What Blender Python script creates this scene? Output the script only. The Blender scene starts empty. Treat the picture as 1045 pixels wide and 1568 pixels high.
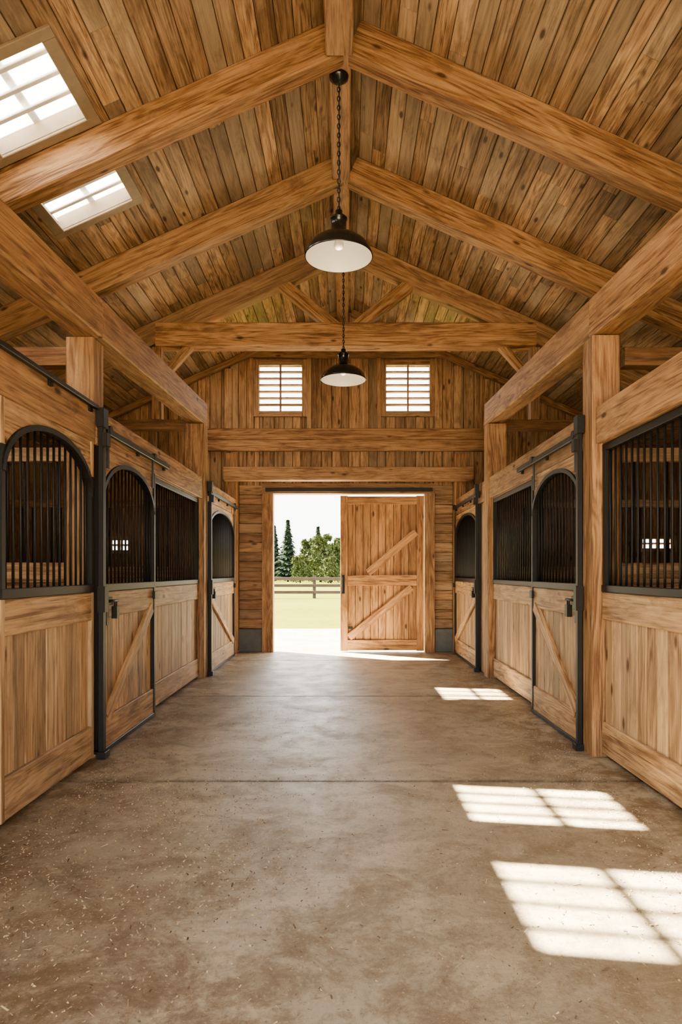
import bpy, math, random
from mathutils import Vector, Matrix
random.seed(7)
R = random.random
def U(a, b): return a + (b - a) * random.random()

# ------------------------------------------------------------------ materials
def new_mat(name):
    m = bpy.data.materials.new(name); m.use_nodes = True
    nt = m.node_tree; nt.nodes.clear()
    out = nt.nodes.new('ShaderNodeOutputMaterial')
    b = nt.nodes.new('ShaderNodeBsdfPrincipled')
    nt.links.new(b.outputs[0], out.inputs[0])
    return m, nt, b, out
def mapr(nt, src, a, b, c, d):
    n = nt.nodes.new('ShaderNodeMapRange'); n.clamp = True
    nt.links.new(src, n.inputs[0])
    for i, v in enumerate((a, b, c, d)): n.inputs[i + 1].default_value = v
    return n.outputs[0]
def math_(nt, op, a, b=None):
    n = nt.nodes.new('ShaderNodeMath'); n.operation = op
    for i, v in enumerate((a, b)):
        if v is None: continue
        if isinstance(v, (int, float)): n.inputs[i].default_value = v
        else: nt.links.new(v, n.inputs[i])
    return n.outputs[0]
def mix(nt, fac, a, b, mode='MIX'):
    n = nt.nodes.new('ShaderNodeMix'); n.data_type = 'RGBA'; n.blend_type = mode
    for sock, v in ((n.inputs[0], fac), (n.inputs[6], a), (n.inputs[7], b)):
        if isinstance(v, (int, float)): sock.default_value = v
        elif isinstance(v, tuple): sock.default_value = (*v, 1)
        else: nt.links.new(v, sock)
    return n.outputs[2]
def noise(nt, vec, scale, detail=4, rough=.55, dist=0):
    n = nt.nodes.new('ShaderNodeTexNoise')
    n.inputs['Scale'].default_value = scale; n.inputs['Detail'].default_value = detail
    n.inputs['Roughness'].default_value = rough; n.inputs['Distortion'].default_value = dist
    nt.links.new(vec, n.inputs['Vector']); return n.outputs[0]
def vscale(nt, vec, s):
    n = nt.nodes.new('ShaderNodeVectorMath'); n.operation = 'MULTIPLY'
    nt.links.new(vec, n.inputs[0]); n.inputs[1].default_value = s; return n.outputs[0]
def attr(nt, name):
    n = nt.nodes.new('ShaderNodeAttribute'); n.attribute_name = name; return n

def wood(name, dark, mid, light, grey, greyamt=.35, var=.5, rough=.6, knots=True, ds=0, mul=1):
    def tone(c):
        l = .3 * c[0] + .59 * c[1] + .11 * c[2]
        return tuple((v + (l - v) * ds) * mul for v in c)
    dark, mid, light, grey = map(tone, (dark, mid, light, grey))
    m, nt, b, out = new_mat(name)
    gc = attr(nt, 'gc').outputs['Vector']; t1 = attr(nt, 'tint').outputs['Fac']; t2 = attr(nt, 'tint2').outputs['Fac']
    n1 = noise(nt, vscale(nt, gc, (1.1, 24, 24)), 1, 7, .68, .8)
    n2 = noise(nt, vscale(nt, gc, (3.5, 150, 150)), 1, 3, .6, .2)
    n3 = noise(nt, vscale(nt, gc, (2.2, 7, 7)), 1, 7, .7, .5)
    nl = noise(nt, vscale(nt, gc, (.55, 6, 6)), 1, 2, .5, .3)
    ring = math_(nt, 'SINE', math_(nt, 'MULTIPLY', nl, 85.0))
    ring = mapr(nt, ring, -1, .9, .32, .60)
    g = math_(nt, 'ADD', math_(nt, 'MULTIPLY', n1, .50), math_(nt, 'ADD', math_(nt, 'MULTIPLY', n2, .28), math_(nt, 'MULTIPLY', ring, .22)))
    cr = nt.nodes.new('ShaderNodeValToRGB'); nt.links.new(g, cr.inputs[0])
    e = cr.color_ramp.elements
    e[0].position = .40; e[0].color = (*dark, 1); e[1].position = .585; e[1].color = (*light, 1)
    x = e.new(.485); x.color = (*mid, 1)
    col = cr.outputs[0]
    col = mix(nt, math_(nt, 'MULTIPLY', mapr(nt, t2, .45, 1, 0, 1), greyamt), col, grey)
    v = mapr(nt, t1, 0, 1, 1 - var, 1 + var * .75)
    comb = nt.nodes.new('ShaderNodeCombineColor')
    for i in range(3): nt.links.new(v, comb.inputs[i])
    col = mix(nt, 1.0, col, comb.outputs[0], 'MULTIPLY')
    col = mix(nt, mapr(nt, n3, .49, .68, 0, .65), col, (dark[0] * .75, dark[1] * .75, dark[2] * .75))
    if knots:
        vo = nt.nodes.new('ShaderNodeTexVoronoi'); vo.inputs['Scale'].default_value = 1
        nt.links.new(vscale(nt, gc, (2.1, 5.5, 5.5)), vo.inputs['Vector'])
        k = mapr(nt, vo.outputs['Distance'], .06, .13, .9, 0)
        col = mix(nt, k, col, (dark[0] * .25, dark[1] * .2, dark[2] * .2))
    nt.links.new(col, b.inputs['Base Color'])
    b.inputs['Roughness'].default_value = rough
    b.inputs['Specular IOR Level'].default_value = .25
    bp = nt.nodes.new('ShaderNodeBump'); bp.inputs['Strength'].default_value = .5; bp.inputs['Distance'].default_value = .007
    nt.links.new(g, bp.inputs['Height']); nt.links.new(bp.outputs[0], b.inputs['Normal'])
    return m

W_BEAM = wood('timber_beam_wood', (.12, .046, .012), (.34, .165, .052), (.52, .28, .105), (.27, .17, .08), .4, .45, ds=.10, mul=1.0)
W_CEIL = wood('ceiling_board_wood', (.10, .050, .018), (.30, .170, .066), (.47, .285, .125), (.27, .21, .13), .7, .42, ds=.13, mul=1.18)
W_STALL = wood('stall_board_wood', (.15, .072, .024), (.39, .222, .088), (.57, .355, .155), (.32, .235, .13), .6, .34, ds=.10, mul=1.04)
W_WALL = wood('wall_board_wood', (.12, .052, .017), (.31, .162, .058), (.45, .26, .11), (.25, .18, .10), .5, .38, ds=.12, mul=1.08)
W_DOOR = wood('door_wood', (.18, .070, .018), (.46, .215, .065), (.63, .34, .115), (.39, .22, .09), .3, .3, ds=.06, mul=1.08)
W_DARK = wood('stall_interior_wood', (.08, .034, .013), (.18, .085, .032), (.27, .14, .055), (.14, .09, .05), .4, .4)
W_FENCE = wood('fence_wood', (.02, .012, .008), (.035, .022, .015), (.055, .035, .025), (.04, .03, .025), .4, .2, knots=False)

def simple(name, col, rough=.5, metal=0, var=.12, spec=.5):
    m, nt, b, out = new_mat(name)
    tc = nt.nodes.new('ShaderNodeTexCoord')
    n = noise(nt, tc.outputs['Object'], 12, 4)
    c = mix(nt, mapr(nt, n, .35, .7, 0, 1), tuple(v * (1 - var) for v in col), tuple(min(1, v * (1 + var)) for v in col))
    nt.links.new(c, b.inputs['Base Color'])
    b.inputs['Roughness'].default_value = rough
    b.inputs['Metallic'].default_value = metal
    b.inputs['Specular IOR Level'].default_value = spec
    return m
STEEL = simple('black_powder_coated_steel', (.006, .006, .006), .5, 0, spec=.28)
LAMPBLK = simple('black_enamel', (.006, .008, .008), .22, 0)
LAMPWHT = simple('white_enamel', (.70, .66, .58), .4, 0, .03)
GREYFR = simple('grey_skylight_trim', (.24, .18, .11), .6)
WHITESL = simple('white_louver_paint', (.7, .7, .68), .5)
PLINTH = simple('grey_concrete_block', (.10, .11, .11), .85)
JOINT = simple('dark_joint_filler', (.015, .012, .009), .9)

def glaze():
    m, nt, b, out = new_mat('corrugated_skylight_panel')
    tr = nt.nodes.new('ShaderNodeBsdfTransparent'); tl = nt.nodes.new('ShaderNodeBsdfTranslucent')
    tr.inputs[0].default_value = (1, .98, .95, 1); tl.inputs[0].default_value = (.95, .95, .92, 1)
    mx = nt.nodes.new('ShaderNodeMixShader'); mx.inputs[0].default_value = .12
    nt.links.new(tr.outputs[0], mx.inputs[1]); nt.links.new(tl.outputs[0], mx.inputs[2])
    nt.links.new(mx.outputs[0], out.inputs[0]); nt.nodes.remove(b)
    return m
GLAZE = glaze()

JY = (1.28, 4.06, 6.84, 9.62)
def concrete(name, bright=1.0, inside=True):
    m, nt, b, out = new_mat(name)
    tc = nt.nodes.new('ShaderNodeTexCoord'); P = tc.outputs['Object']
    a = noise(nt, P, .8, 8, .65, .5); c = noise(nt, P, 3.0, 10, .76, .5); f = noise(nt, P, 75, 5, .72); s = noise(nt, vscale(nt, P, (1, 1.8, 1)), 1.5, 10, .75, 1.0)
    g = noise(nt, P, 13, 10, .8, .3)
    k = bright
    col = mix(nt, mapr(nt, a, .38, .62, 0, 1), (.29 * k, .235 * k, .150 * k), (.47 * k, .415 * k, .305 * k))
    col = mix(nt, mapr(nt, s, .49, .60, 0, .65), col, (.57 * k, .485 * k, .34 * k))
    col = mix(nt, mapr(nt, c, .49, .62, 0, .65), col, (.21 * k, .160 * k, .095 * k))
    col = mix(nt, mapr(nt, g, .52, .66, 0, .6), col, (.17 * k, .130 * k, .080 * k))
    if inside:
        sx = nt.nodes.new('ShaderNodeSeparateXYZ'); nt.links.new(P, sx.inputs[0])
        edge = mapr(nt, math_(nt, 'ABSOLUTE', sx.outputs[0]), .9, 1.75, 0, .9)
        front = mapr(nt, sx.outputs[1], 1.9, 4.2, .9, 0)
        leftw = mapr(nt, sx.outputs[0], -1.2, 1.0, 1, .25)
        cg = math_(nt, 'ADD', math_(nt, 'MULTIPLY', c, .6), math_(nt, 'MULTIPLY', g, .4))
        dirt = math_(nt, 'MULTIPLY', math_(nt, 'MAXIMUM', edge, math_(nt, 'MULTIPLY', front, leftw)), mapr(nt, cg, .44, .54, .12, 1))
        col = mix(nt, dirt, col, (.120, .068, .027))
        corner_shade = math_(nt, 'MULTIPLY', mapr(nt, sx.outputs[0], -.5, -1.6, 0, 1), mapr(nt, sx.outputs[1], 4.2, 2.4, 0, 1))  # shade of the near-left corner, painted into the floor colour
        col = mix(nt, math_(nt, 'MULTIPLY', corner_shade, mapr(nt, a, .42, .56, .1, .9)), col, (.045, .033, .020))
        for jy in JY:
            dj = math_(nt, 'ABSOLUTE', math_(nt, 'SUBTRACT', sx.outputs[1], jy))
            col = mix(nt, math_(nt, 'MULTIPLY', mapr(nt, dj, .008, .04, .85, 0), mapr(nt, g, .35, .6, .5, 1)), col, (.05, .036, .022))
    col = mix(nt, mapr(nt, f, .58, .66, 0, .6), col, (.62, .50, .33))
    col = mix(nt, mapr(nt, f, .42, .34, 0, .75), col, (.07, .05, .03))
    nt.links.new(col, b.inputs['Base Color'])
    nt.links.new(mapr(nt, c, .35, .7, .28, .58), b.inputs['Roughness'])
    h = math_(nt, 'ADD', math_(nt, 'MULTIPLY', f, .35), math_(nt, 'MULTIPLY', g, .65))
    bp = nt.nodes.new('ShaderNodeBump'); bp.inputs['Strength'].default_value = .45; bp.inputs['Distance'].default_value = .012
    nt.links.new(h, bp.inputs['Height']); nt.links.new(bp.outputs[0], b.inputs['Normal'])
    return m
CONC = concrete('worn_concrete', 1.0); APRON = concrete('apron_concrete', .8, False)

def ground_mat(name, c1, c2, c3, sc):
    m, nt, b, out = new_mat(name)
    tc = nt.nodes.new('ShaderNodeTexCoord'); P = tc.outputs['Object']
    a = noise(nt, P, sc, 6, .6); f = noise(nt, P, sc * 30, 5, .7)
    col = mix(nt, mapr(nt, a, .35, .65, 0, 1), c1, c2)
    col = mix(nt, mapr(nt, f, .45, .7, 0, .7), col, c3)
    nt.links.new(col, b.inputs['Base Color']); b.inputs['Roughness'].default_value = .95
    b.inputs['Specular IOR Level'].default_value = 0
    return m
GRASS = ground_mat('pasture_grass', (.055, .066, .003), (.080, .086, .005), (.11, .105, .010), .25)
DIRT = ground_mat('gravel_ground', (.30, .24, .16), (.36, .30, .2), (.42, .36, .26), .6)
HILLM = ground_mat('distant_hill_green', (.045, .06, .06), (.05, .068, .066), (.055, .075, .07), .05)
CONIF = ground_mat('conifer_needles', (.012, .021, .013), (.019, .031, .017), (.028, .042, .023), .8)
LEAF = ground_mat('tree_leaves', (.030, .043, .015), (.048, .062, .020), (.068, .082, .030), .8)  # leaf tones lightened and greyed to paint in distance haze
BARK = ground_mat('bark', (.02, .013, .008), (.03, .02, .014), (.04, .03, .02), 2)
def straw():
    m, nt, b, out = new_mat('straw_and_chips')
    t = attr(nt, 'tint').outputs['Fac']
    cr = nt.nodes.new('ShaderNodeValToRGB'); nt.links.new(t, cr.inputs[0]); e = cr.color_ramp.elements
    e[0].color = (.06, .034, .014, 1); e[1].color = (.68, .52, .29, 1)
    nt.links.new(cr.outputs[0], b.inputs['Base Color']); b.inputs['Roughness'].default_value = .9
    return m
STRAW = straw()

# ------------------------------------------------------------------ mesh builder
class MB:
    def __init__(s, name, mats):
        s.name = name; s.mats = mats; s.v = []; s.f = []; s.fm = []; s.gc = []; s.t = []; s.t2 = []; s.sm = []
    def mi(s, m):
        if m not in s.mats: s.mats.append(m)
        return s.mats.index(m)
    def prism(s, prof, A, B, up, m, tint=None, smooth=False):
        A = Vector(A); B = Vector(B); ax = (B - A); L = ax.length; ax.normalize()
        up = Vector(up); up = (up - ax * up.dot(ax)).normalized(); side = ax.cross(up)
        o = (U(0, 60), U(0, 60), U(0, 60)); ti = R() if tint is None else tint; t2 = R()
        b = len(s.v); n = len(prof); k = s.mi(m)
        for P, l in ((A, 0), (B, L)):
            for (x, y) in prof:
                s.v.append(P + side * x + up * y); s.gc.append((l + o[0], x + o[1], y + o[2])); s.t.append(ti); s.t2.append(t2)
        s.f.append([b + i for i in range(n)]); s.fm.append(k); s.sm.append(False)
        s.f.append([b + n + i for i in reversed(range(n))]); s.fm.append(k); s.sm.append(False)
        for i in range(n):
            j = (i + 1) % n
            s.f.append([b + i, b + n + i, b + n + j, b + j]); s.fm.append(k); s.sm.append(smooth)
    def beam(s, A, B, w, h, up, m, c=.006, tint=None):
        a = w / 2; d = h / 2; c = min(c, a * .4, d * .4)
        pr = [(-a + c, -d), (a - c, -d), (a, -d + c), (a, d - c), (a - c, d), (-a + c, d), (-a, d - c), (-a, -d + c)]
        s.prism(pr, A, B, up, m, tint)
    def box(s, x0, x1, y0, y1, z0, z1, m, c=.004, ax=None, tint=None):
        x0, x1 = min(x0, x1), max(x0, x1); y0, y1 = min(y0, y1), max(y0, y1); z0, z1 = min(z0, z1), max(z0, z1)
        d = (x1 - x0, y1 - y0, z1 - z0)
        if ax is None: ax = d.index(max(d))
        cx, cy, cz = (x0 + x1) / 2, (y0 + y1) / 2, (z0 + z1) / 2
        if ax == 0: s.beam((x0, cy, cz), (x1, cy, cz), d[1], d[2], (0, 0, 1), m, c, tint)
        elif ax == 1: s.beam((cx, y0, cz), (cx, y1, cz), d[0], d[2], (0, 0, 1), m, c, tint)
        else: s.beam((cx, cy, z0), (cx, cy, z1), d[0], d[1], (0, 1, 0), m, c, tint)
    def rod(s, A, B, r, m, n=8):
        ax = (Vector(B) - Vector(A)).normalized(); up = (0, 0, 1) if abs(ax.z) < .9 else (0, 1, 0)
        s.prism([(r * math.cos(2 * math.pi * i / n), r * math.sin(2 * math.pi * i / n)) for i in range(n)], A, B, up, m, smooth=True)
    def lathe(s, prof, c, m, n=40):
        b = len(s.v); k = s.mi(m)
        for (r, z) in prof:
            for i in range(n):
                a = 2 * math.pi * i / n
                s.v.append(Vector((c[0] + r * math.cos(a), c[1] + r * math.sin(a), c[2] + z))); s.gc.append((0, 0, 0)); s.t.append(.5); s.t2.append(.5)
        for q in range(len(prof) - 1):
            for i in range(n):
                j = (i + 1) % n
                s.f.append([b + q * n + i, b + q * n + j, b + (q + 1) * n + j, b + (q + 1) * n + i]); s.fm.append(k); s.sm.append(True)
    def quad(s, pts, m, tint=None):
        b = len(s.v); ti = R() if tint is None else tint
        for p in pts: s.v.append(Vector(p)); s.gc.append(tuple(p)); s.t.append(ti); s.t2.append(ti)
        s.f.append([b + i for i in range(len(pts))]); s.fm.append(s.mi(m)); s.sm.append(False)
    def slab(s, pts, vec, m, tint=.5, grain=1):
        vec = Vector(vec); b = len(s.v); n = len(pts); k = s.mi(m)
        for q in (Vector((0, 0, 0)), vec):
            for p in pts:
                P = Vector(p) + q; s.v.append(P)
                s.gc.append((P[grain], P[(grain + 1) % 3], P[(grain + 2) % 3])); s.t.append(tint); s.t2.append(.3)
        s.f.append([b + i for i in range(n)]); s.f.append([b + n + i for i in reversed(range(n))]); s.fm += [k, k]; s.sm += [False, False]
        for i in range(n):
            j = (i + 1) % n
            s.f.append([b + i, b + n + i, b + n + j, b + j]); s.fm.append(k); s.sm.append(False)
    def build(s):
        me = bpy.data.meshes.new(s.name)
        me.from_pydata([tuple(v) for v in s.v], [], s.f)
        for m in s.mats: me.materials.append(m)
        me.polygons.foreach_set('material_index', s.fm); me.polygons.foreach_set('use_smooth', s.sm)
        a = me.attributes.new('gc', 'FLOAT_VECTOR', 'POINT'); a.data.foreach_set('vector', [c for g in s.gc for c in g])
        a = me.attributes.new('tint', 'FLOAT', 'POINT'); a.data.foreach_set('value', s.t)
        a = me.attributes.new('tint2', 'FLOAT', 'POINT'); a.data.foreach_set('value', s.t2)
        me.update()
        ob = bpy.data.objects.new(s.name, me)
        bpy.context.scene.collection.objects.link(ob)
        return ob

def sub_intervals(a, b, cuts):
    segs = [(a, b)]
    for (c, d) in cuts:
        ns = []
        for (p, q) in segs:
            if d <= p or c >= q: ns.append((p, q)); continue
            if c > p: ns.append((p, c))
            if d < q: ns.append((d, q))
        segs = ns
    return [s_ for s_ in segs if s_[1] - s_[0] > .005]

# ------------------------------------------------------------------ dimensions
YF, YE = -1.9, 10.7        # barn front (behind camera) and end wall
def roofz(x): return 5.6 - .45 * abs(x)
SKY = [(-2.60, -1.95, 4.18, 4.92), (-2.60, -1.95, 5.36, 5.98), (-2.34, -1.82, 8.52, 9.40),  # last opening here is added, hidden by the truss, to cast a sun patch
       (-3.12, -1.95, 2.0, 3.15), (-3.12, -1.95, .25, 1.45), (-3.12, -1.95, -1.45, -.25)]  # added openings out of view, their sun patches bounce light into the barn

# ------------------------------------------------------------------ floor
fl = MB('floor', [CONC])
ys = [YF] + list(JY) + [10.7]
for i in range(5):
    fl.box(-5.6, 5.6, ys[i] + .009, ys[i + 1] - .009, -.12, 0, CONC, c=.004, ax=1)
fl.box(-5.6, 5.6, YF, YE, -.2, -.125, CONC, ax=1)
for y in ys[1:-1]: fl.box(-5.6, 5.6, y - .009, y + .009, -.03, -.008, JOINT, c=0, ax=0)
fl.build()

# ------------------------------------------------------------------ ceiling boards
ce = MB('ceiling', [W_CEIL])
dx = .13; nrm = math.sqrt(1 + .45 ** 2)
for s in (-1, 1):
    for i in range(46):
        xa, xb = i * dx, (i + 1) * dx; xm = (xa + xb) / 2
        cuts = [(h[2], h[3]) for h in SKY if h[0] - .01 < s * xm < h[1] + .01]
        y = YF - .3 - U(0, 2)
        while y < 11.3:
            y2 = y + U(1.5, 4.2)
            for (p, q) in sub_intervals(max(y, YF - .3), min(y2, 11.3), cuts):
                N = Vector((s * .45, 0, 1)).normalized()
                c = Vector((s * xm, 0, roofz(xm))) + N * .0125
                ce.beam((c.x, p, c.z), (c.x, q - .002, c.z), dx * nrm - .006, .025, N, W_CEIL, c=.008)
            y = y2
    def deck(xa, xb, p, q):
        N = Vector((s * .45, 0, 1)).normalized(); xm = (xa + xb) / 2
        c = Vector((s * xm, 0, roofz(xm))) + N * .055
        ce.beam((c.x, p, c.z), (c.x, q, c.z), (xb - xa) * nrm, .05, N, W_DARK, c=0, tint=0)
    if s == 1: deck(-.03, 5.98, YF - .3, 11.3)
    else:
        xs = [0, 1.82, 1.95, 2.34, 2.60, 3.12, 5.98]
        for a, b in zip(xs[:-1], xs[1:]):
            xm = (a + b) / 2
            for (p, q) in sub_intervals(YF - .3, 11.3, [(h[2], h[3]) for h in SKY if h[0] < -xm < h[1]]):
                deck(a, b, p, q)
ce.build()

# skylights: visible pair, then unseen openings added for sunlight
for (x0, x1, y0, y1) in SKY:
    sk = MB('skylight', [GREYFR, GLAZE, WHITESL])
    N = Vector((-.45, 0, 1)).normalized()
    def P(x, y, off): return Vector((x, y, roofz(x))) + N * off
    t = .075
    for (ya, yb) in ((y0 - t, y0 + .012), (y1 - .012, y1 + t)):
        ym = (ya + yb) / 2
        sk.beam(P(x0 - t, ym, -.013), P(x1 + t, ym, -.013), yb - ya, .024, N, GREYFR)
    for (xa, xb) in ((x0 - t, x0 + .012), (x1 - .012, x1 + t)):
        xm = (xa + xb) / 2
        sk.beam(P(xm, y0 + .012, -.013), P(xm, y1 - .012, -.013), (xb - xa) * nrm, .024, N, GREYFR)
    sk.beam(P(x0, y0 + .008, .06), P(x1, y0 + .008, .06), .016, .13, N, GREYFR)
    sk.beam(P(x0, y1 - .008, .06), P(x1, y1 - .008, .06), .016, .13, N, GREYFR)
    n = max(5, round((y1 - y0) / .15)); pts = []
    for i in range(n * 6 + 1):
        yy = y0 + (y1 - y0) * i / (n * 6); pts.append((yy, .10 + .012 * abs(math.cos(math.pi * i / 6))))
    for (a, b) in zip(pts[:-1], pts[1:]):
        sk.quad([P(x0, a[0], a[1]), P(x1, a[0], a[1]), P(x1, b[0], b[1]), P(x0, b[0], b[1])], GLAZE)
    nb = 3
    for i in range(1, nb + 1):
        yy = y0 + (y1 - y0) * i / (nb + 1)
        sk.beam(P(x0, yy, .085), P(x1, yy, .085), .040, .02, N, WHITESL)
    xm = (x0 + x1) / 2
    sk.beam(P(xm, y0, .13), P(xm, y1, .13), .055, .02, N, WHITESL)
    sk.build()

# ------------------------------------------------------------------ ridge, rafters, truss
rb = MB('ridge_beam', [W_BEAM])
rb.box(-.14, .04, 5.0, 8.40, 5.30, 5.56, W_BEAM, c=.01, tint=.6)
rb.box(-.14, .04, 8.40, 10.68, 5.30, 5.56, W_BEAM, c=.01, tint=.5)
rb.box(-.155, .055, YF, 4.98, 5.24, 5.56, W_BEAM, c=.01, tint=.6)
rb.build()
def rafter_pair(mb, yc, w=.17, depv=.29):
    for s in (-1, 1):
        N = Vector((s * .45, 0, 1)).normalized(); dep = depv / nrm
        def Q(x): return Vector((s * x, yc, roofz(x))) - N * (dep / 2 + .001)
        mb.beam(Q(.12), Q(5.55), w, dep, N, W_BEAM, c=.01, tint=U(.3, .5))
for yc in (-1.7, 0, 1.7, 3.4, 5.1, 6.75):
    m = MB('rafter_pair', [W_BEAM]); rafter_pair(m, yc); m.build()
tr = MB('roof_truss', [W_BEAM]); rafter_pair(tr, 8.4)
tr.box(-2.42, 2.42, 8.28, 8.50, 4.17, 4.47, W_BEAM, c=.012, tint=.65)
for s in (-1, 1):
    tr.beam((s * .12, 8.39, 4.42), (s * .86, 8.39, 5.02), .15, .15, (0, 0, 1), W_BEAM, tint=.5)
    tr.beam((s * 1.98, 8.39, 4.22), (s * 2.44, 8.39, 3.70), .10, .10, (0, 0, 1), W_BEAM, tint=.6)
    tr.box(s * 2.36, s * 2.48, 8.33, 8.45, 3.25, 4.17, W_BEAM, tint=.5)
tr.build()
gr = MB('rafter_pair', [W_BEAM]); rafter_pair(gr, 10.6, .10, .10); gr.build()

for s in (-1, 1):
    pb = MB('plate_beam', [W_BEAM])
    def zb(y): return 1.3 + 1.62 + .045 * (y - 3.3)
    for (a, b) in ((YF, 4.695), (4.705, 8.25)):
        A = Vector((s * 1.85, a, zb(a) + .14)); B = Vector((s * 1.85, b, zb(b) + .14))
        pb.beam(A, B, .2, .28, (0, 0, 1), W_BEAM, c=.01, tint=U(.55, .7))
    pb.build()
    nearp = (4.65, 4.85, 2.975, .2, 1.80) if s < 0 else (4.6, 4.8, 2.97, .2, 1.74)
    for (ya, yb, zt, w, xi) in ((-1.7, -1.5, 2.69, .2, 1.80), (1.1, 1.3, 2.81, .2, 1.80), nearp, (8.0, 8.22, 3.12, .24, 1.74), (10.42, 10.60, 3.2, .2, 1.74)):
        po = MB('timber_post', [W_BEAM])
        po.box(s * xi, s * (xi + w), ya, yb, 0, zt, W_BEAM, c=.01, tint=U(.4, .6)); po.build()
    for (ya, zt) in ((1.12, 2.78), (4.70, 2.92), (8.3, 3.24)):
        tb = MB('stall_cross_beam', [W_DARK])
        tb.box(s * 2.01, s * 5.58, ya, ya + .12, zt - .13, zt, W_DARK, tint=.5)
        tb.build()

# ------------------------------------------------------------------ walls
def board_wall_x(mb, x0, x1, yc, z0f, z1f, holes, mat, bw=.16, th=.04, gap=.003):
    x = x0
    while x < x1 - .01:
        w = min(U(bw * .75, bw * 1.25), x1 - x)
        for h in holes:
            for e in (h[0], h[1]):
                if x + .003 < e < x + w: w = e - x
        xm = x + w / 2
        cuts = [(h[2], h[3]) for h in holes if h[0] < xm < h[1]]
        for (p, q) in sub_intervals(z0f, z1f(xm), cuts):
            mb.box(x + gap, x + w - gap, yc - th / 2 + (U(0, .008) if gap else 0), yc + th / 2, p, q, mat, c=.007 if gap else 0, ax=2)
        x += w
WH = [(-1.42, -.72, 3.93, 4.68), (.66, 1.37, 3.93, 4.68), (-1.36, 1.44, 0, 2.73), (-3.85, -3.55, 1.66, 1.82), (4.85, 5.35, 1.69, 1.84)]
wb = MB('wall_back', [W_WALL])
board_wall_x(wb, -5.6, 5.6, YE + .02, 0, lambda x: roofz(x) + .015, WH, W_WALL)
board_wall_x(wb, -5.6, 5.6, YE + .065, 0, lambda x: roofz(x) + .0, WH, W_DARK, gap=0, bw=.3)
for (xa, xb) in ((-1.74, -1.37), (1.45, 1.74)):
    z = .38
    while z < 2.72:
        wb.box(xa, xb, 10.655, 10.70, z, min(z + .150, 2.735), W_WALL, c=.008, ax=0); z += .156
    wb.box(xa, xb, 10.60, 10.70, 0, .375, PLINTH, c=.01, ax=0)
for x in (-2.35, -1.92, -1.54, -.60, .54, 1.49, 1.82, 2.3):
    wide = .12 if abs(x) > 1.6 else .07
    wb.box(x - wide / 2, x + wide / 2, 10.64, 10.70, 3.64, roofz(x) - .12, W_WALL, ax=2, tint=.85)
wb.build()
wf = MB('added_wall_front', [W_WALL])  # unseen wall behind the camera, added to cut frontal sky light
FH = [(-2.3, 2.3, 0, 3.2)]
board_wall_x(wf, -5.6, 5.6, YF - .02, 0, lambda x: roofz(x) + .015, FH, W_WALL)
board_wall_x(wf, -5.6, 5.6, YF - .065, 0, lambda x: roofz(x), FH, W_DARK, gap=0, bw=.3)
wf.build()
t1 = MB('trim_1', [W_BEAM]); t1.box(-1.87, 1.84, 10.57, 10.69, 4.79, 4.96, W_BEAM, c=.01, tint=.4); t1.build()
t2 = MB('trim_2', [W_BEAM]); t2.box(-2.33, 2.33, 10.60, 10.69, 3.27, 3.45, W_BEAM, c=.01, tint=.6); t2.box(-2.33, 2.33, 10.62, 10.69, 3.455, 3.64, W_BEAM, c=.01, tint=.45); t2.build()
t3 = MB('trim_3', [W_BEAM]); t3.box(-1.92, 2.0, 10.22, 10.40, 2.74, 2.95, W_BEAM, c=.012, tint=.7); t3.build()
t4 = MB('trim_4', [W_BEAM, STEEL])
t4.box(-1.36, -1.18, 10.56, 10.76, 0, 2.57, W_BEAM, tint=.45); t4.box(1.28, 1.44, 10.56, 10.76, 0, 2.57, W_BEAM, tint=.45)
t4.box(-1.36, 1.44, 10.56, 10.76, 2.572, 2.735, W_BEAM, tint=.45)
t4.box(-1.30, 1.40, 10.52, 10.56, 2.60, 2.66, STEEL)
t4.build()
for s, nm in ((-1, 'wall_left'), (1, 'wall_right')):
    w = MB(nm, [W_DARK]); y = YF
    while y < YE:
        q = min(y + U(.15, .24), YE)
        w.box(s * 5.6, s * 5.64, y + .001, q - .001, 0, 3.09, W_WALL, c=.005, ax=2); y = q
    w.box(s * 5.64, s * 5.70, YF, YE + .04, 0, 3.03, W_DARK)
    w.build()

for i, (x0, x1, z0, z1) in enumerate([WH[0], WH[1], WH[3], WH[4]]):
    wn = MB('window_%d' % (i + 1), [W_WALL, W_FENCE]); big = i < 2; t = .09 if big else .06
    for (a, b, c, d) in ((x0 - t, x0, z0 - t, z1 + t), (x1, x1 + t, z0 - t, z1 + t)):
        wn.box(a, b, 10.655, 10.74, c, d, W_WALL, tint=.6)
    for (c, d) in ((z0 - t, z0), (z1, z1 + t)):
        wn.box(x0, x1, 10.655, 10.74, c, d, W_WALL, tint=.6)
    xm = (x0 + x1) / 2
    wn.box(xm - .014, xm + .014, 10.66, 10.72, z0, z1, W_WALL, tint=.3)
    n = 7 if big else 2
    for k in range(1, n):
        z = z0 + (z1 - z0) * k / n
        wn.beam((x0, 10.70, z), (x1, 10.70, z), .05, .022, (0, .35, 1), W_WALL)
    wn.build()

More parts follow.
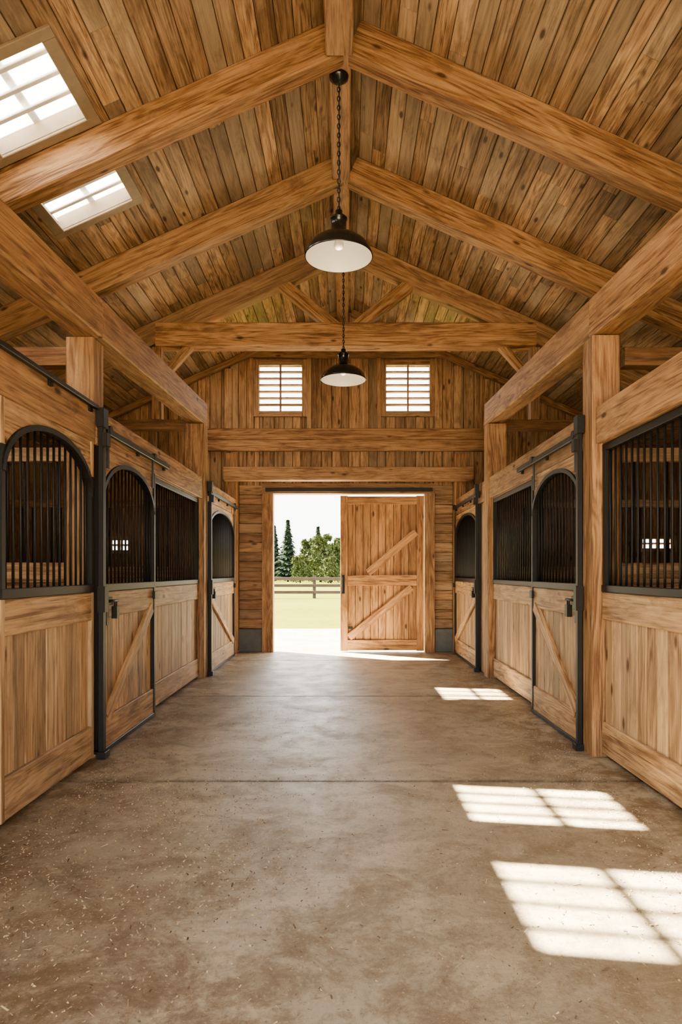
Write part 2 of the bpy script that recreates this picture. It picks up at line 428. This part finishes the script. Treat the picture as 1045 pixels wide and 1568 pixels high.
# sliding barn door leaf
d = MB('door_1', [W_DOOR, STEEL]); X0, X1 = -.09, 1.27
x = X0 + .12
bw = (X1 - X0 - .24) / 9
for k in range(9):
    d.box(x + .003, x + bw - .003, 10.64, 10.67, .03, 2.53, W_DOOR, c=.009, ax=2); x += bw
d.box(X0 + .1, X1 - .1, 10.671, 10.69, .03, 2.53, W_DARK, ax=2)
d.box(X0, X0 + .12, 10.60, 10.67, .02, 2.54, W_DOOR, tint=.55); d.box(X1 - .12, X1, 10.60, 10.67, .02, 2.54, W_DOOR, tint=.4)
for (a, b) in ((.03, .20), (1.08, 1.25), (2.40, 2.53)):
    d.box(X0 + .12, X1 - .12, 10.60, 10.64, a, b, W_DOOR, tint=.7)
def brace(mb, xa, za, xb, zb_, yc, w, th, m, t):
    mb.beam(Vector((xa, yc, za)), Vector((xb, yc, zb_)), w, th, (0, 1, 0), m, tint=t)
brace(d, X0 + .14, .24, X1 - .20, 1.05, 10.618, .12, .044, W_DOOR, .9)
brace(d, X0 + .45, 1.29, X1 - .13, 1.95, 10.618, .12, .044, W_DOOR, .9)
d.box(X0 + .03, X0 + .06, 10.56, 10.60, .98, 1.22, STEEL); d.box(X0 + .02, X0 + .07, 10.585, 10.60, .95, 1.25, STEEL)
d.box(X0 + .13, X0 + .2, 10.59, 10.6, .38, .42, STEEL)
d.build()

# ------------------------------------------------------------------ stalls
Z_TOP = 2.19
def lower(mb, s, y0, y1, xi):
    n = max(1, round((y1 - y0) / .125)); w = (y1 - y0) / n
    for k in range(n):
        mb.box(s * (xi + .020 + U(0, .004)), s * (xi + .044), y0 + k * w + .003, y0 + (k + 1) * w - .003, .20, 1.0, W_STALL, c=.009, ax=2)
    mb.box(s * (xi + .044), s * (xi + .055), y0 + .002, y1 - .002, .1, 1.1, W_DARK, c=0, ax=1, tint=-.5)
    mb.box(s * xi, s * (xi + .054), y0, y1, .03, .25, W_STALL, c=.007, tint=.65, ax=1)
    mb.box(s * xi, s * (xi + .054), y0, y1, .97, 1.16, W_STALL, c=.007, tint=.6, ax=1)
def stall_front(s, y0, y1):
    mb = MB('stall_front', [W_STALL, STEEL]); xi = 1.80
    lower(mb, s, y0, y1, xi)
    mb.box(s * (xi - .006), s * (xi + .05), y0, y1, 1.161, 1.21, STEEL)
    mb.box(s * (xi + .0), s * (xi + .05), y0, y1, 2.145, 2.195, STEEL)
    for yy in (y0, y1 - .05): mb.box(s * (xi + .0), s * (xi + .05), yy, yy + .05, 1.20, 2.155, STEEL)
    y = y0 + .1
    while y < y1 - .06:
        mb.rod((s * (xi + .03), y, 1.19), (s * (xi + .03), y, 2.17), .0085, STEEL, 6); y += .086
    mb.build()
def stall_door(s, y0, y1, br, steel=True, hw_=True):
    mb = MB('sliding_stall_door', [W_STALL, STEEL]); xi = 1.735
    e = .042
    lower(mb, s, y0 + e, y1 - e, xi)
    if steel:
        for yy in (y0, y1 - e): mb.box(s * (xi - .008), s * (xi + .055), yy, yy + e, .02, Z_TOP, STEEL)
        mb.box(s * (xi - .008), s * (xi + .055), y0, y1, .003, .035, STEEL)
    else:
        for yy in (y0, y1 - e):
            mb.box(s * (xi), s * (xi + .054), yy, yy + e, .03, 1.16, W_STALL, tint=.6)
            mb.box(s * (xi - .004), s * (xi + .055), yy, yy + e, 1.16, 1.95, STEEL)
            mb.box(s * (xi), s * (xi + .054), yy, yy + e, 1.95, Z_TOP, W_STALL, tint=.6)
    mb.box(s * (xi - .008), s * (xi + .055), y0 + (0 if not steel else e), y1 - (0 if not steel else e), 1.161, 1.215, STEEL)
    ym, hw = (y0 + y1) / 2, (y1 - y0) / 2 - e * .6; zs, rise = 1.83, .315
    def az(y):
        t = max(-1, min(1, (y - ym) / hw)); return zs + rise * math.sqrt(max(0, 1 - abs(t) ** 2.1))
    n = 32
    for i in range(n):
        a = -math.cos(math.pi * i / n); b = -math.cos(math.pi * (i + 1) / n)
        ya, yb = ym + hw * a, ym + hw * b
        mb.slab([(s * (xi + .008), ya, az(ya)), (s * (xi + .008), yb, az(yb)), (s * (xi + .008), yb, Z_TOP), (s * (xi + .008), ya, Z_TOP)][::s], (s * .04, 0, 0), W_STALL, tint=.6)
        mb.beam((s * (xi + .020), ya, az(ya) - .014), (s * (xi + .020), yb + .0001, az(yb) - .014), .056, .032, (0, .01, 1), STEEL, c=0)
    y = y0 + .09
    while y < y1 - .06:
        mb.rod((s * (xi + .025), y, 1.19), (s * (xi + .025), y, az(y)), .0085, STEEL, 6); y += .080
    if br is not None:
        ya, yb = (y0 + e + .05, y1 - e - .05) if br > 0 else (y1 - e - .05, y0 + e + .05)
        mb.beam((s * (xi + .006), ya, .24), (s * (xi + .006), yb, .985), .10, .036, (s, 0, 0), W_STALL, tint=1.0)
    if hw_:
        for yy in (y0 + .06, y1 - .12):
            mb.box(s * (xi - .016), s * (xi - .009), yy, yy + .045, 2.05, 2.32, STEEL)
            mb.rod((s * (xi - .04), yy + .022, 2.325), (s * (xi - .005), yy + .022, 2.325), .032, STEEL, 14)
        mb.box(s * (xi - .03), s * (xi - .008), y0 + .01, y0 + .13, 1.06, 1.12, STEEL)
        mb.box(s * (xi - .03), s * (xi - .008), y0 + .01, y0 + .06, .92, 1.2, STEEL)
        mb.rod((s * (xi - .04), y0 + .03, 1.09), (s * (xi - .04), y0 + .22, 1.09), .009, STEEL)
        mb.box(s * (xi - .055), s * (xi - .015), y0 + .14, y0 + .21, .96, 1.05, STEEL, c=.01)
        for q in (y0 + .155, y0 + .195): mb.rod((s * (xi - .035), q, 1.04), (s * (xi - .035), q, 1.10), .006, STEEL, 6)
        mb.box(s * (xi - .03), s * (xi - .008), y1 - .09, y1 - .02, 1.06, 1.13, STEEL)
    mb.build()
def header(s, segs, tint, thin=None):
    h = MB('stall_header_beam', [W_BEAM])
    for (a, b) in ([thin] if thin else segs): h.box(s * 1.757, s * 1.797, a, b, 2.20, 2.46, W_BEAM, c=.01, tint=tint)
    for (a, b) in segs: h.box(s * 1.80, s * 1.90, a, b, 2.20, 2.44, W_BEAM, c=.01, tint=tint)
    h.build()
def track(s, y0, y1, z=2.29, h=.045):
    t = MB('door_track_rail', [STEEL]); t.box(s * 1.70, s * 1.735, y0, y1, z, z + h, STEEL)
    n = max(2, int((y1 - y0) / .6) + 1)
    for i in range(n):
        yy = y0 + .04 + (y1 - y0 - .08) * i / (n - 1)
        t.box(s * 1.735, s * 1.757, yy - .02, yy + .02, z - .02, z + h + .02, STEEL)
    t.build()
def steel_post(s, y, top=2.44, w=.045):
    t = MB('steel_door_post', [STEEL]); t.box(s * 1.69, s * 1.725, y, y + w, 0, top, STEEL, ax=2)
    t.box(s * 1.68, s * 1.735, y - .02, y + w + .02, top - .13, top, STEEL); t.box(s * 1.66, s * 1.70, y - .01, y + w + .01, 2.18, 2.27, STEEL)
    t.box(s * 1.675, s * 1.73, y - .01, y + w + .01, 1.02, 1.2, STEEL); t.box(s * 1.67, s * 1.73, y - .015, y + w + .015, 0, .05, STEEL)
    t.build()

stall_front(-1, -1.48, 1.08); stall_front(-1, 1.32, 3.24)
stall_door(-1, 3.28, 4.49, None, steel=False, hw_=False)
stall_front(1, -1.48, 1.08); stall_front(1, 1.32, 4.58)
stall_door(-1, 4.64, 5.92, +1); stall_door(1, 4.81, 6.08, +1)
stall_front(-1, 5.95, 7.98); stall_front(1, 6.12, 7.98)
stall_door(-1, 8.25, 10.15, -1); stall_door(1, 8.54, 10.40, -1)
fr = MB('stall_front', [W_STALL]); fr.box(1.76, 1.82, 8.24, 8.50, .02, 2.19, W_STALL, ax=2); fr.build()
fr = MB('stall_front', [W_STALL]); fr.box(-1.76, -1.82, 10.17, 10.40, .02, 2.19, W_STALL, ax=2); fr.build()
header(-1, [(-1.48, 1.09), (1.31, 4.57)], .65, (-1.48, 4.57)); header(-1, [(4.87, 7.98)], .62, (4.60, 7.98))
header(1, [(-1.48, 1.09), (1.31, 4.58)], .65, (-1.48, 4.58)); header(1, [(4.82, 7.98)], .62)
for s in (-1, 1): header(s, [(8.24, 10.41)], .6)
track(-1, 4.66, 6.3); track(1, 4.83, 6.5); track(-1, 8.3, 10.3); track(1, 8.5, 10.38)
steel_post(-1, 4.54, w=.06); steel_post(1, 4.755); steel_post(-1, 8.20); steel_post(1, 8.49)
track(-1, 1.4, 4.50, 2.42, .028)
for s in (-1, 1):
    for yy in (1.2, 4.75, 8.12):
        p = MB('stall_partition', [W_DARK, STEEL])
        z = .02
        while z < 1.25:
            p.box(s * 2.01, s * 5.58, yy - .025, yy + .025, z, z + .148, W_WALL, c=.006, ax=0); z += .15
        p.box(s * 2.01, s * 5.58, yy - .03, yy + .03, 2.1, 2.2, W_WALL, ax=0)
        x = 2.1
        while x < 5.5: p.rod((s * x, yy, 1.25), (s * x, yy, 2.12), .009, STEEL, 6); x += .12
        p.build()

# ------------------------------------------------------------------ pendant lamps
def pendant(x, y, zr, ztop):
    p = MB('pendant_lamp', [LAMPBLK, LAMPWHT]); r = .272
    dome = [(r, 0), (r + .004, .006), (r * .98, .03), (r * .93, .065), (r * .82, .105), (r * .66, .14), (r * .48, .165), (.09, .185), (.062, .20), (.06, .30), (.068, .305), (.068, .315), (.05, .33), (.03, .345), (.028, .375), (.0, .378)]
    p.lathe(dome, (x, y, zr), LAMPBLK, 56)
    inner = [(r, 0), (r * .97, .028), (r * .91, .062), (r * .80, .10), (r * .64, .135), (r * .46, .16), (.085, .178), (0, .18)]
    p.lathe([(a * .985, b) for a, b in inner], (x, y, zr + .001), LAMPWHT, 56)
    p.lathe([(0, .06), (.03, .07), (.042, .10), (.03, .14), (.02, .18)], (x, y, zr), LAMPWHT, 20)
    z = zr + .37; k = 0
    while z < ztop - .04:
        a = Vector((1, 0, 0)) if k % 2 == 0 else Vector((0, 1, 0)); n = 8
        for i in range(n):
            t0, t1_ = 2 * math.pi * i / n, 2 * math.pi * (i + 1) / n
            A = Vector((x, y, z + .022)) + a * (.012 * math.cos(t0)) + Vector((0, 0, .024 * math.sin(t0)))
            B = Vector((x, y, z + .022)) + a * (.012 * math.cos(t1_)) + Vector((0, 0, .024 * math.sin(t1_)))
            p.rod(A, B, .0045, LAMPBLK, 5)
        z += .037; k += 1
    p.rod((x + .004, y, zr + .36), (x + .004, y, ztop - .02), .004, LAMPBLK, 6)
    p.lathe([(0, -.06), (.03, -.055), (.075, -.02), (.08, 0), (0, 0)], (x, y, ztop), LAMPBLK, 28)
    p.build()
    l = bpy.data.lights.new('pendant_bulb', 'POINT'); l.energy = 2.5; l.color = (1, .8, .55); l.shadow_soft_size = .04
    o = bpy.data.objects.new('pendant_bulb_light', l); o.location = (x, y, zr + .03); bpy.context.scene.collection.objects.link(o)
pendant(-.057, 5.27, 3.84, 5.30); pendant(-.03, 7.9, 3.62, 5.30)

# ------------------------------------------------------------------ debris on floor
db = MB('straw_debris', [STRAW])
def chip(x, y, l, w):
    a = U(0, math.pi); ca, sa = math.cos(a), math.sin(a); z = U(.001, .004)
    pts = [(x + ca * u * l - sa * v * w, y + sa * u * l + ca * v * w, z + (U(0, .004) if u > 0 else 0)) for u, v in ((-.5, -.5), (.5, -.4), (.5, .5), (-.5, .4))]
    db.quad(pts, STRAW)
cl = [(random.gauss(-1.0, .45), U(1.7, 4.2)) for _ in range(45)] + [(U(1.3, 1.7), U(1.8, 6)) for _ in range(25)] + [(U(-1.7, -1.4), U(2, 7)) for _ in range(18)]
for i in range(15000):
    k = R()
    if k < .3:
        s = random.choice((-1, 1)); x = s * (1.70 - abs(random.gauss(0, .18))); y = U(1.4, 10)
    elif k < .75:
        c = random.choice(cl); x = random.gauss(c[0], .16); y = random.gauss(c[1], .2)
    else:
        x = U(-1.6, 1.6); y = U(1.4, 7)
    if abs(x) > 1.64: continue
    l = U(.004, .013) if R() < .9 else U(.015, .035)
    chip(x, y, l, U(.002, .007))
db.build()

# ------------------------------------------------------------------ outside
g = MB('pasture_ground', [GRASS]); g.quad([(-150, 15.2, -.03), (150, 15.2, -.03), (150, 260, -.03), (-150, 260, -.03)], GRASS); g.build()
g = MB('gravel_yard_ground', [DIRT]); g.quad([(-150, -60, -.21), (150, -60, -.21), (150, 15.2, -.21), (-150, 15.2, -.21)], DIRT); g.build()
g = MB('concrete_apron', [APRON]); g.box(-4, 4, 10.78, 15.1, -.2, -.01, APRON, ax=1); g.build()
fe = MB('paddock_fence', [W_FENCE])
x = -40
while x < 40:
    fe.box(x - .08, x + .08, 33, 33.14, -.03, 1.12, W_FENCE)
    for z in (.28, .62, .96): fe.box(x, x + 2.4, 32.95, 33.0, z - .075, z + .075, W_FENCE)
    x += 2.4
fe.build()
hl = MB('distant_hills', [HILLM])
prev = None
for i in range(61):
    x = -150 + 5 * i; z = 2.6 + 1.3 * math.sin(i * .23) + .8 * math.sin(i * .61 + 1)
    if prev: hl.quad([(prev[0], 230, -.1), (x, 230, -.1), (x, 250, z + 1), (prev[0], 250, prev[1] + 1)], HILLM)
    prev = (x, z)
hl.build()
def conifer(h):
    m = MB('conifer_tree', [CONIF, BARK]); m.rod((0, 0, -.1), (0, 0, h * .9), .14, BARK)
    for i in range(5600):
        t = R() ** .75; z = h * (.06 + .94 * (1 - t)); rr = h * .27 * t + .05
        a = U(0, 6.283); lay = .72 + .28 * math.sin(z * 9 + 1.5 * math.sin(a * 3)); r = rr * lay * math.sqrt(U(.1, 1)) * (1 + .15 * math.sin(a * 5 + z))
        c = Vector((r * math.cos(a), r * math.sin(a), z - r * .25)); s = U(.14, .34)
        d1 = Vector((math.cos(a), math.sin(a), -.45)) * s; d2 = Vector((-math.sin(a), math.cos(a), U(-.4, .4))) * s * .6
        m.quad([c - d1 - d2, c + d1 * 1.2, c - d1 + d2], CONIF)
    return m
def leafy(h):
    m = MB('leafy_tree', [LEAF, BARK]); m.rod((0, 0, -.1), (0, 0, h * .6), .16, BARK)
    bl = [(Vector((random.gauss(0, h * .11), random.gauss(0, h * .13), h * (.15 + .75 * i / 24))), h * (.17 - .09 * i / 24)) for i in range(24)]
    for i in range(6500):
        c0, r = random.choice(bl); v = Vector((random.gauss(0, 1), random.gauss(0, 1), random.gauss(0, 1))).normalized()
        c = c0 + v * r * U(.4, 1.1); s = U(.1, .24)
        d1 = Vector((U(-1, 1), U(-1, 1), U(-1, 1))) * s; d2 = Vector((U(-1, 1), U(-1, 1), U(-1, 1))) * s
        m.quad([c - d1, c - d2, c + d1, c + d2], LEAF)
    return m
c1 = conifer(8.4).build(); c1.location = (-8.0, 90, 0)
l1 = leafy(6.8).build(); l1.location = (-3.4, 88, 0)
def inst(o, x, y, sc):
    n = bpy.data.objects.new(o.name, o.data); n.location = (x, y, 0); n.scale = (sc,) * 3; n.rotation_euler.z = U(0, 6); bpy.context.scene.collection.objects.link(n)
for (x, y, sc) in ((-11.0, 100, 1.0), (-15, 90, 1.1), (-20, 82, .9), (3.5, 100, 1.0), (10, 82, .8), (17, 100, 1.1), (-27, 94, 1), (-4.9, 115, 1.1)): inst(c1, x, y, sc)
for (x, y, sc) in ((-.6, 97, 1.0), (-6.1, 106, 1.05), (-5.6, 80, .55), (6, 91, 1), (13, 93, .9), (-17, 100, .9), (-23, 95, 1), (22, 92, 1), (-11, 82, .6), (-1.8, 78, .5)): inst(l1, x, y, sc)

# ------------------------------------------------------------------ light
w = bpy.data.worlds.new('hazy_sky'); bpy.context.scene.world = w; w.use_nodes = True
bg = w.node_tree.nodes['Background']; bg.inputs[0].default_value = (1, .965, .90, 1); bg.inputs[1].default_value = 10.5
sun = bpy.data.lights.new('sun', 'SUN'); sun.energy = 240; sun.angle = math.radians(.6); sun.color = (1, .87, .65)
so = bpy.data.objects.new('sun', sun); so.rotation_euler = Vector((.736, -.44, -1)).to_track_quat('-Z', 'Y').to_euler(); so.location = (-8, 12, 14)
bpy.context.scene.collection.objects.link(so)

cam = bpy.data.cameras.new('camera'); co = bpy.data.objects.new('camera', cam); bpy.context.scene.collection.objects.link(co)
co.location = (0, 0, 1.3); co.rotation_euler = (math.radians(90), 0, 0)
cam.sensor_fit = 'VERTICAL'; cam.sensor_height = 36; cam.sensor_width = 24; cam.lens = 36 * 1000 / 1568
cam.shift_x = -7.5 / 1568; cam.shift_y = 92 / 1568; cam.clip_start = .05; cam.clip_end = 600
bpy.context.scene.camera = co
